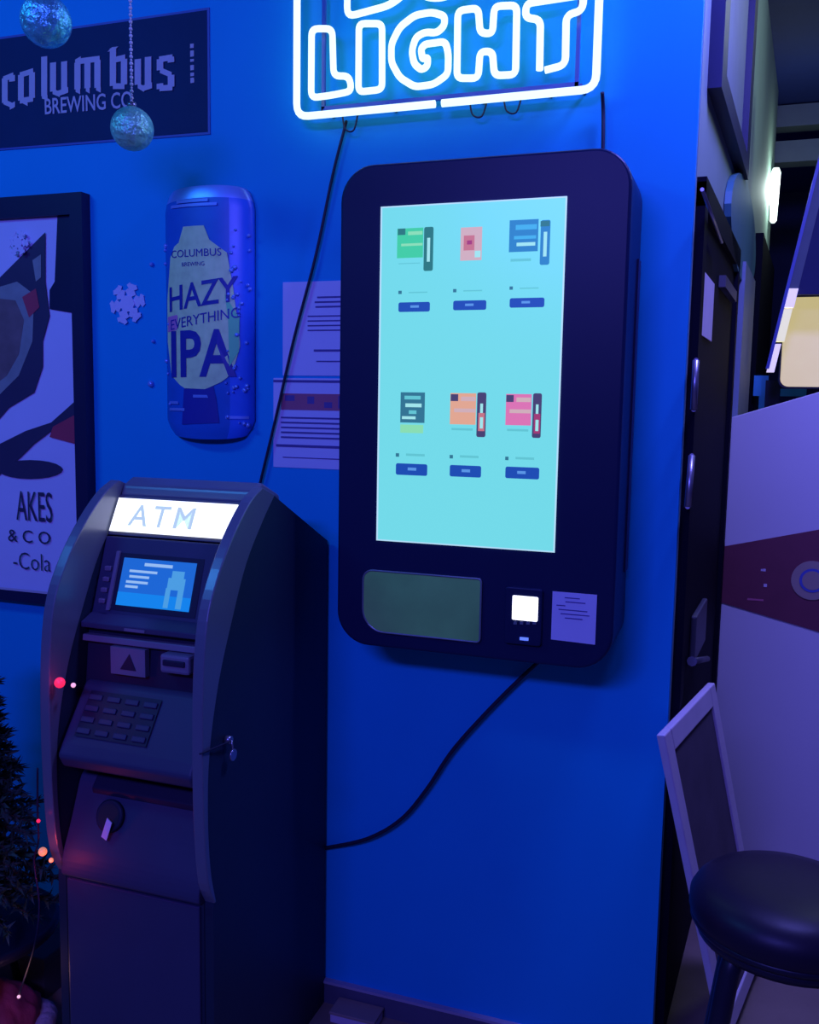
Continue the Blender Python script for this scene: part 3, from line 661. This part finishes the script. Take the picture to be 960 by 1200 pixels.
# ================================================================ SIDE WALL THINGS
def spoly(mb, pix, m, off, th):
    pts = [S(x, y, off) for x, y in pix]; mb.poly(pts, (th, 0, 0), m)
def squad(y0, y1, z0, z1): return
t = thing('wall_frame', (sw(.5), .5, 2.3), 'dark framed picture high on the passage wall above the door', 'framed picture')
a = S(829, 104, 0); zf = a.z
b = MB(); y0, y1, z1 = .13, 1.02, 3.0; fw_ = .055
sbox(b, y0, y1, zf, zf+fw_, .0, .03, 'black_frame'); sbox(b, y0, y1, z1-fw_, z1, .0, .03, 'black_frame'); sbox(b, y0, y0+.10, zf+fw_, z1-fw_, .0, .03, 'black_frame'); sbox(b, y1-.10, y1, zf+fw_, z1-fw_, .0, .03, 'black_frame'); b.build('frame', t)
b = MB(); sbox(b, y0+.10, y1-.10, zf+fw_, z1-fw_, .0, .012, 'pale_trim'); b.build('print', t)
b = MB(); c0 = (.98, 2.19); pts = []
for k_ in range(28):
    a_ = 2*math.pi*k_/28; y = 1.17+.55*math.cos(a_); z = 2.10+.16*math.sin(a_) if math.sin(a_) > 0 else 2.10+.14*math.sin(a_)
    pts.append((sw(y, .002), y, z))
b.poly(pts, (.018, 0, 0), 'teal_sign'); tag(b.build('round_wall_sign'), 'dark teal rounded plaque on the passage wall past the door', 'wall sign')
b = MB(); a = S(820, 322, .009); c = S(835, 355, .009); sbox(b, a.y, c.y, 1.72, 1.86, .009, .012, 'white_wood'); tag(b.build('door_sticker'), 'small pale poster sheet on the black door', 'poster')
# pilaster at the end of the first passage
b = MB(); y0 = 1.10; sbox(b, 1.12, 1.62, 0, 2.02, .0, .030, 'pale_trim'); struct('trim_4', b)
b = MB(); y_ = 2.3; p = W(885, 470, y_); b.box(p.x-.05, p.x+.05, y_, y_+.05, 0, W(885, 440, y_).z, 'blue_trim'); struct('trim_5', b)
# wall lamp
t = thing('wall_lamp', S(906, 230, .05), 'bright tubular white lamp on the passage wall', 'lamp')
c = W(908, 228, 2.75); 
b = MB(); b.lathe([(.008, -.13), (.016, -.12), (.022, .10), (.014, .12)], c, 'lamp_glow', 16); b.build('tube', t)
b = MB(); b.box(c.x-.055, c.x-.02, c.y-.02, c.y+.02, c.z-.05, c.z+.05, 'steel'); b.build('bracket', t)
point('wall_lamp_light', c+Vector((.06, -.12, 0)), 4, (.80, 1, .92), .05)

# ================================================================ WHITE GAME PANEL
PYW = 1.08
t = thing('display_panel', (.25, PYW, 0), 'tall white panel with maroon tapered band and tan round emblem', 'panel')
a = W(848, 487, PYW); x0 = sw(PYW+.04)+.012; z_l = W(850, 489, PYW).z; s_z = (W(960, 457, PYW).z-z_l)/(W(960, 457, PYW).x-W(850, 489, PYW).x)
x1 = x0+.75
b = MB(); b.poly([(x0, PYW, .0), (x1, PYW, .0), (x1, PYW, z_l+s_z*(x1-x0)), (x0, PYW, z_l)], (0, .035, 0), 'panel_white'); pb = b.build('board', t, bevel=.003)
b = MB(); u0, u1 = W(847, 640, PYW), W(847, 706, PYW); v0, v1 = W(960, 620, PYW), W(960, 740, PYW)
su, sv = (v0.z-u0.z)/(v0.x-u0.x), (v1.z-u1.z)/(v1.x-u1.x)
b.poly([(x0+.001, PYW-.001, u0.z), (x0+.001, PYW-.001, u1.z), (x1-.001, PYW-.001, u1.z+sv*(x1-x0)), (x1-.001, PYW-.001, u0.z+su*(x1-x0))], (0, -.002, 0), 'panel_maroon')
e = W(952, 680, PYW)
for px, py, s_ in ((896, 668, .004), (897, 686, .005), (893, 668, .003)):
    p = W(px, py, PYW-.003); b.box(p.x-s_, p.x+s_, PYW-.0042, PYW-.003, p.z-s_, p.z+s_, 'lettering')
for px0, px1, py in ((876, 895, 702),): 
    p = W(px0, py, PYW-.003); q_ = W(px1, py, PYW-.003); b.box(p.x, q_.x, PYW-.0042, PYW-.003, p.z-.003, p.z+.003, 'red_ink')
b.build('maroon_band', t)
b = MB(); b.lathe([(.062, .0), (.062, .003)], (e.x, PYW-.003, e.z), 'panel_tan', 36, Vector((0, -1, 0))); b.lathe([(.038, .0032), (.038, .0045)], (e.x, PYW-.003, e.z), 'violet_edge', 30, Vector((0, -1, 0))); b.lathe([(.030, .0046), (.030, .0052)], (e.x, PYW-.003, e.z), 'panel_tan', 30, Vector((0, -1, 0))); b.build('emblem', t)

# ================================================================ SLANTED LIT DISPLAY AND TAN GLOW PANEL
DY = 1.5
t = thing('slanted_display', W(940, 300, DY), 'dark slanted display frame with pale lit lower edge above white panel', 'display')
def slant(py): return 960-(py-190)*.25          # edge line
def band(o0, o1, py0, py1, m, y0, th, name):
    b = MB(); b.poly([W(slant(py0)+o0, py0, y0), W(slant(py1)+o0, py1, y0), W(slant(py1)+o1, py1, y0), W(slant(py0)+o1, py0, y0)], (0, th, 0), m); return b.build(name, t)
band(-2, 2, 60, 432, 'violet_edge', DY-.01, .05, 'outer_edge'); band(2, 13, 60, 338, 'beam', DY, .04, 'frame'); band(13, 120, 60, 345, 'far_wall', DY+.005, .03, 'back_panel')
band(2, 13, 338, 360, 'white_lit', DY-.004, .04, 'light_strip'); band(2, 12, 362, 400, 'yellow_lit', DY-.004, .04, 'light_strip'); band(0, 9, 403, 436, 'white_lit', DY-.004, .04, 'light_strip')
t = thing('lit_panel', W(950, 400, DY+.2), 'tan rounded panel with added glow in place of warm lamplight, above the white panel', 'glow panel')
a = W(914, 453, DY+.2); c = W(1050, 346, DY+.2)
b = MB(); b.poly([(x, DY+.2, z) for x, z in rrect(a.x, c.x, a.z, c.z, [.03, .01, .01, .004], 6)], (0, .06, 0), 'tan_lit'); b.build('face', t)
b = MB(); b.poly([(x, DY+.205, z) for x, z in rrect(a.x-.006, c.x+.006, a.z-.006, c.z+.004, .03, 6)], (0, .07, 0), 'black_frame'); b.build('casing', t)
b = MB(); 
for px, py, w_, h_, m in ((905, 462, 14, 30, 'black_frame'), (930, 460, 26, 8, 'blue_trim'), (888, 452, 8, 22, 'blue_trim')):
    p = W(px, py, 1.9); s_ = 4.0/1100/2; b.box(p.x-w_*s_, p.x+w_*s_, 1.9, 1.95, p.z-h_*s_, p.z+h_*s_, m)
struct('trim_6', b)

# ================================================================ CHALKBOARD
nt = W(779, 862, -.15)                     # near top corner, by the end of the blue wall
nb = Z(856, 1245, 0.0)
dirw = Vector((Z(916, 1185, 0).x-nb.x, Z(916, 1185, 0).y-nb.y, 0))
t = thing('chalkboard', nb, 'grey chalkboard in a white wooden frame leaning behind the stool', 'chalkboard')
upv = (nt-nb); H_ = upv.length; upv = upv/H_
# far edge direction: horizontal, found from the far top corner seen at (838,800)
far = Z(838, 800, nt.z); wv = Vector((far.x-nt.x, far.y-nt.y, 0)); Wd = wv.length; wv.normalize()
if Wd > .75: Wd = .75
nv = wv.cross(upv).normalized()
if nv.dot(CAM-nt) < 0: nv = -nv
def Q(u_, v_, d_): return nb+wv*u_+upv*v_+nv*d_
def qbox(b, u0, u1, v0, v1, d0, d1, m): b.poly([Q(u0, v0, d0), Q(u1, v0, d0), Q(u1, v1, d0), Q(u0, v1, d0)], nv*(d1-d0), m)
for (u0, u1, v0, v1) in ((0, .05, 0, H_), (Wd-.05, Wd, 0, H_), (.05, Wd-.05, H_-.055, H_), (.05, Wd-.05, .05, .105)):
    b = MB(); qbox(b, u0, u1, v0, v1, -.018, .0, 'white_wood'); b.build('frame_rail', t, bevel=.003)
b = MB(); qbox(b, .045, Wd-.045, .05, H_-.05, -.014, -.006, 'chalk'); b.build('slate', t)
print('CHALK', nt, nb, far, Wd)

# ================================================================ STOOL
sc = Z(924, 1036, .735); SR = .163
t = thing('bar_stool', (sc.x, sc.y, 0), 'round black vinyl bar stool in the lower right corner', 'stool')
b = MB(); b.lathe([(.001, .742), (.05, .742), (.10, .738), (.135, .730), (.153, .716), (.162, .700), (.163, .680), (.158, .664), (.150, .660), (.001, .660)], (sc.x, sc.y, 0), 'vinyl', 56); b.build('seat', t)
b = MB(); b.lathe([(.155, .655), (.160, .662), (.160, .668), (.152, .672)], (sc.x, sc.y, 0), 'black_metal', 48); b.build('seat_ring', t)
b = MB(); b.lathe([(.10, .632), (.148, .638), (.152, .656), (.10, .66)], (sc.x, sc.y, 0), 'black_metal', 40); b.build('swivel_plate', t)
for k_ in range(4):
    a = math.radians(222+90*k_); b = MB(); b.tube([(sc.x+.105*math.cos(a), sc.y+.105*math.sin(a), .645), (sc.x+.12*math.cos(a), sc.y+.12*math.sin(a), .60), (sc.x+.225*math.cos(a), sc.y+.225*math.sin(a), .0)], .018, 'black_metal', 12); b.build('leg', t)
b = MB(); b.tube([(sc.x+.178*math.cos(2*math.pi*k_/32), sc.y+.178*math.sin(2*math.pi*k_/32), .22) for k_ in range(32)], .009, 'chrome', 10, closed=True); b.build('foot_ring', t)
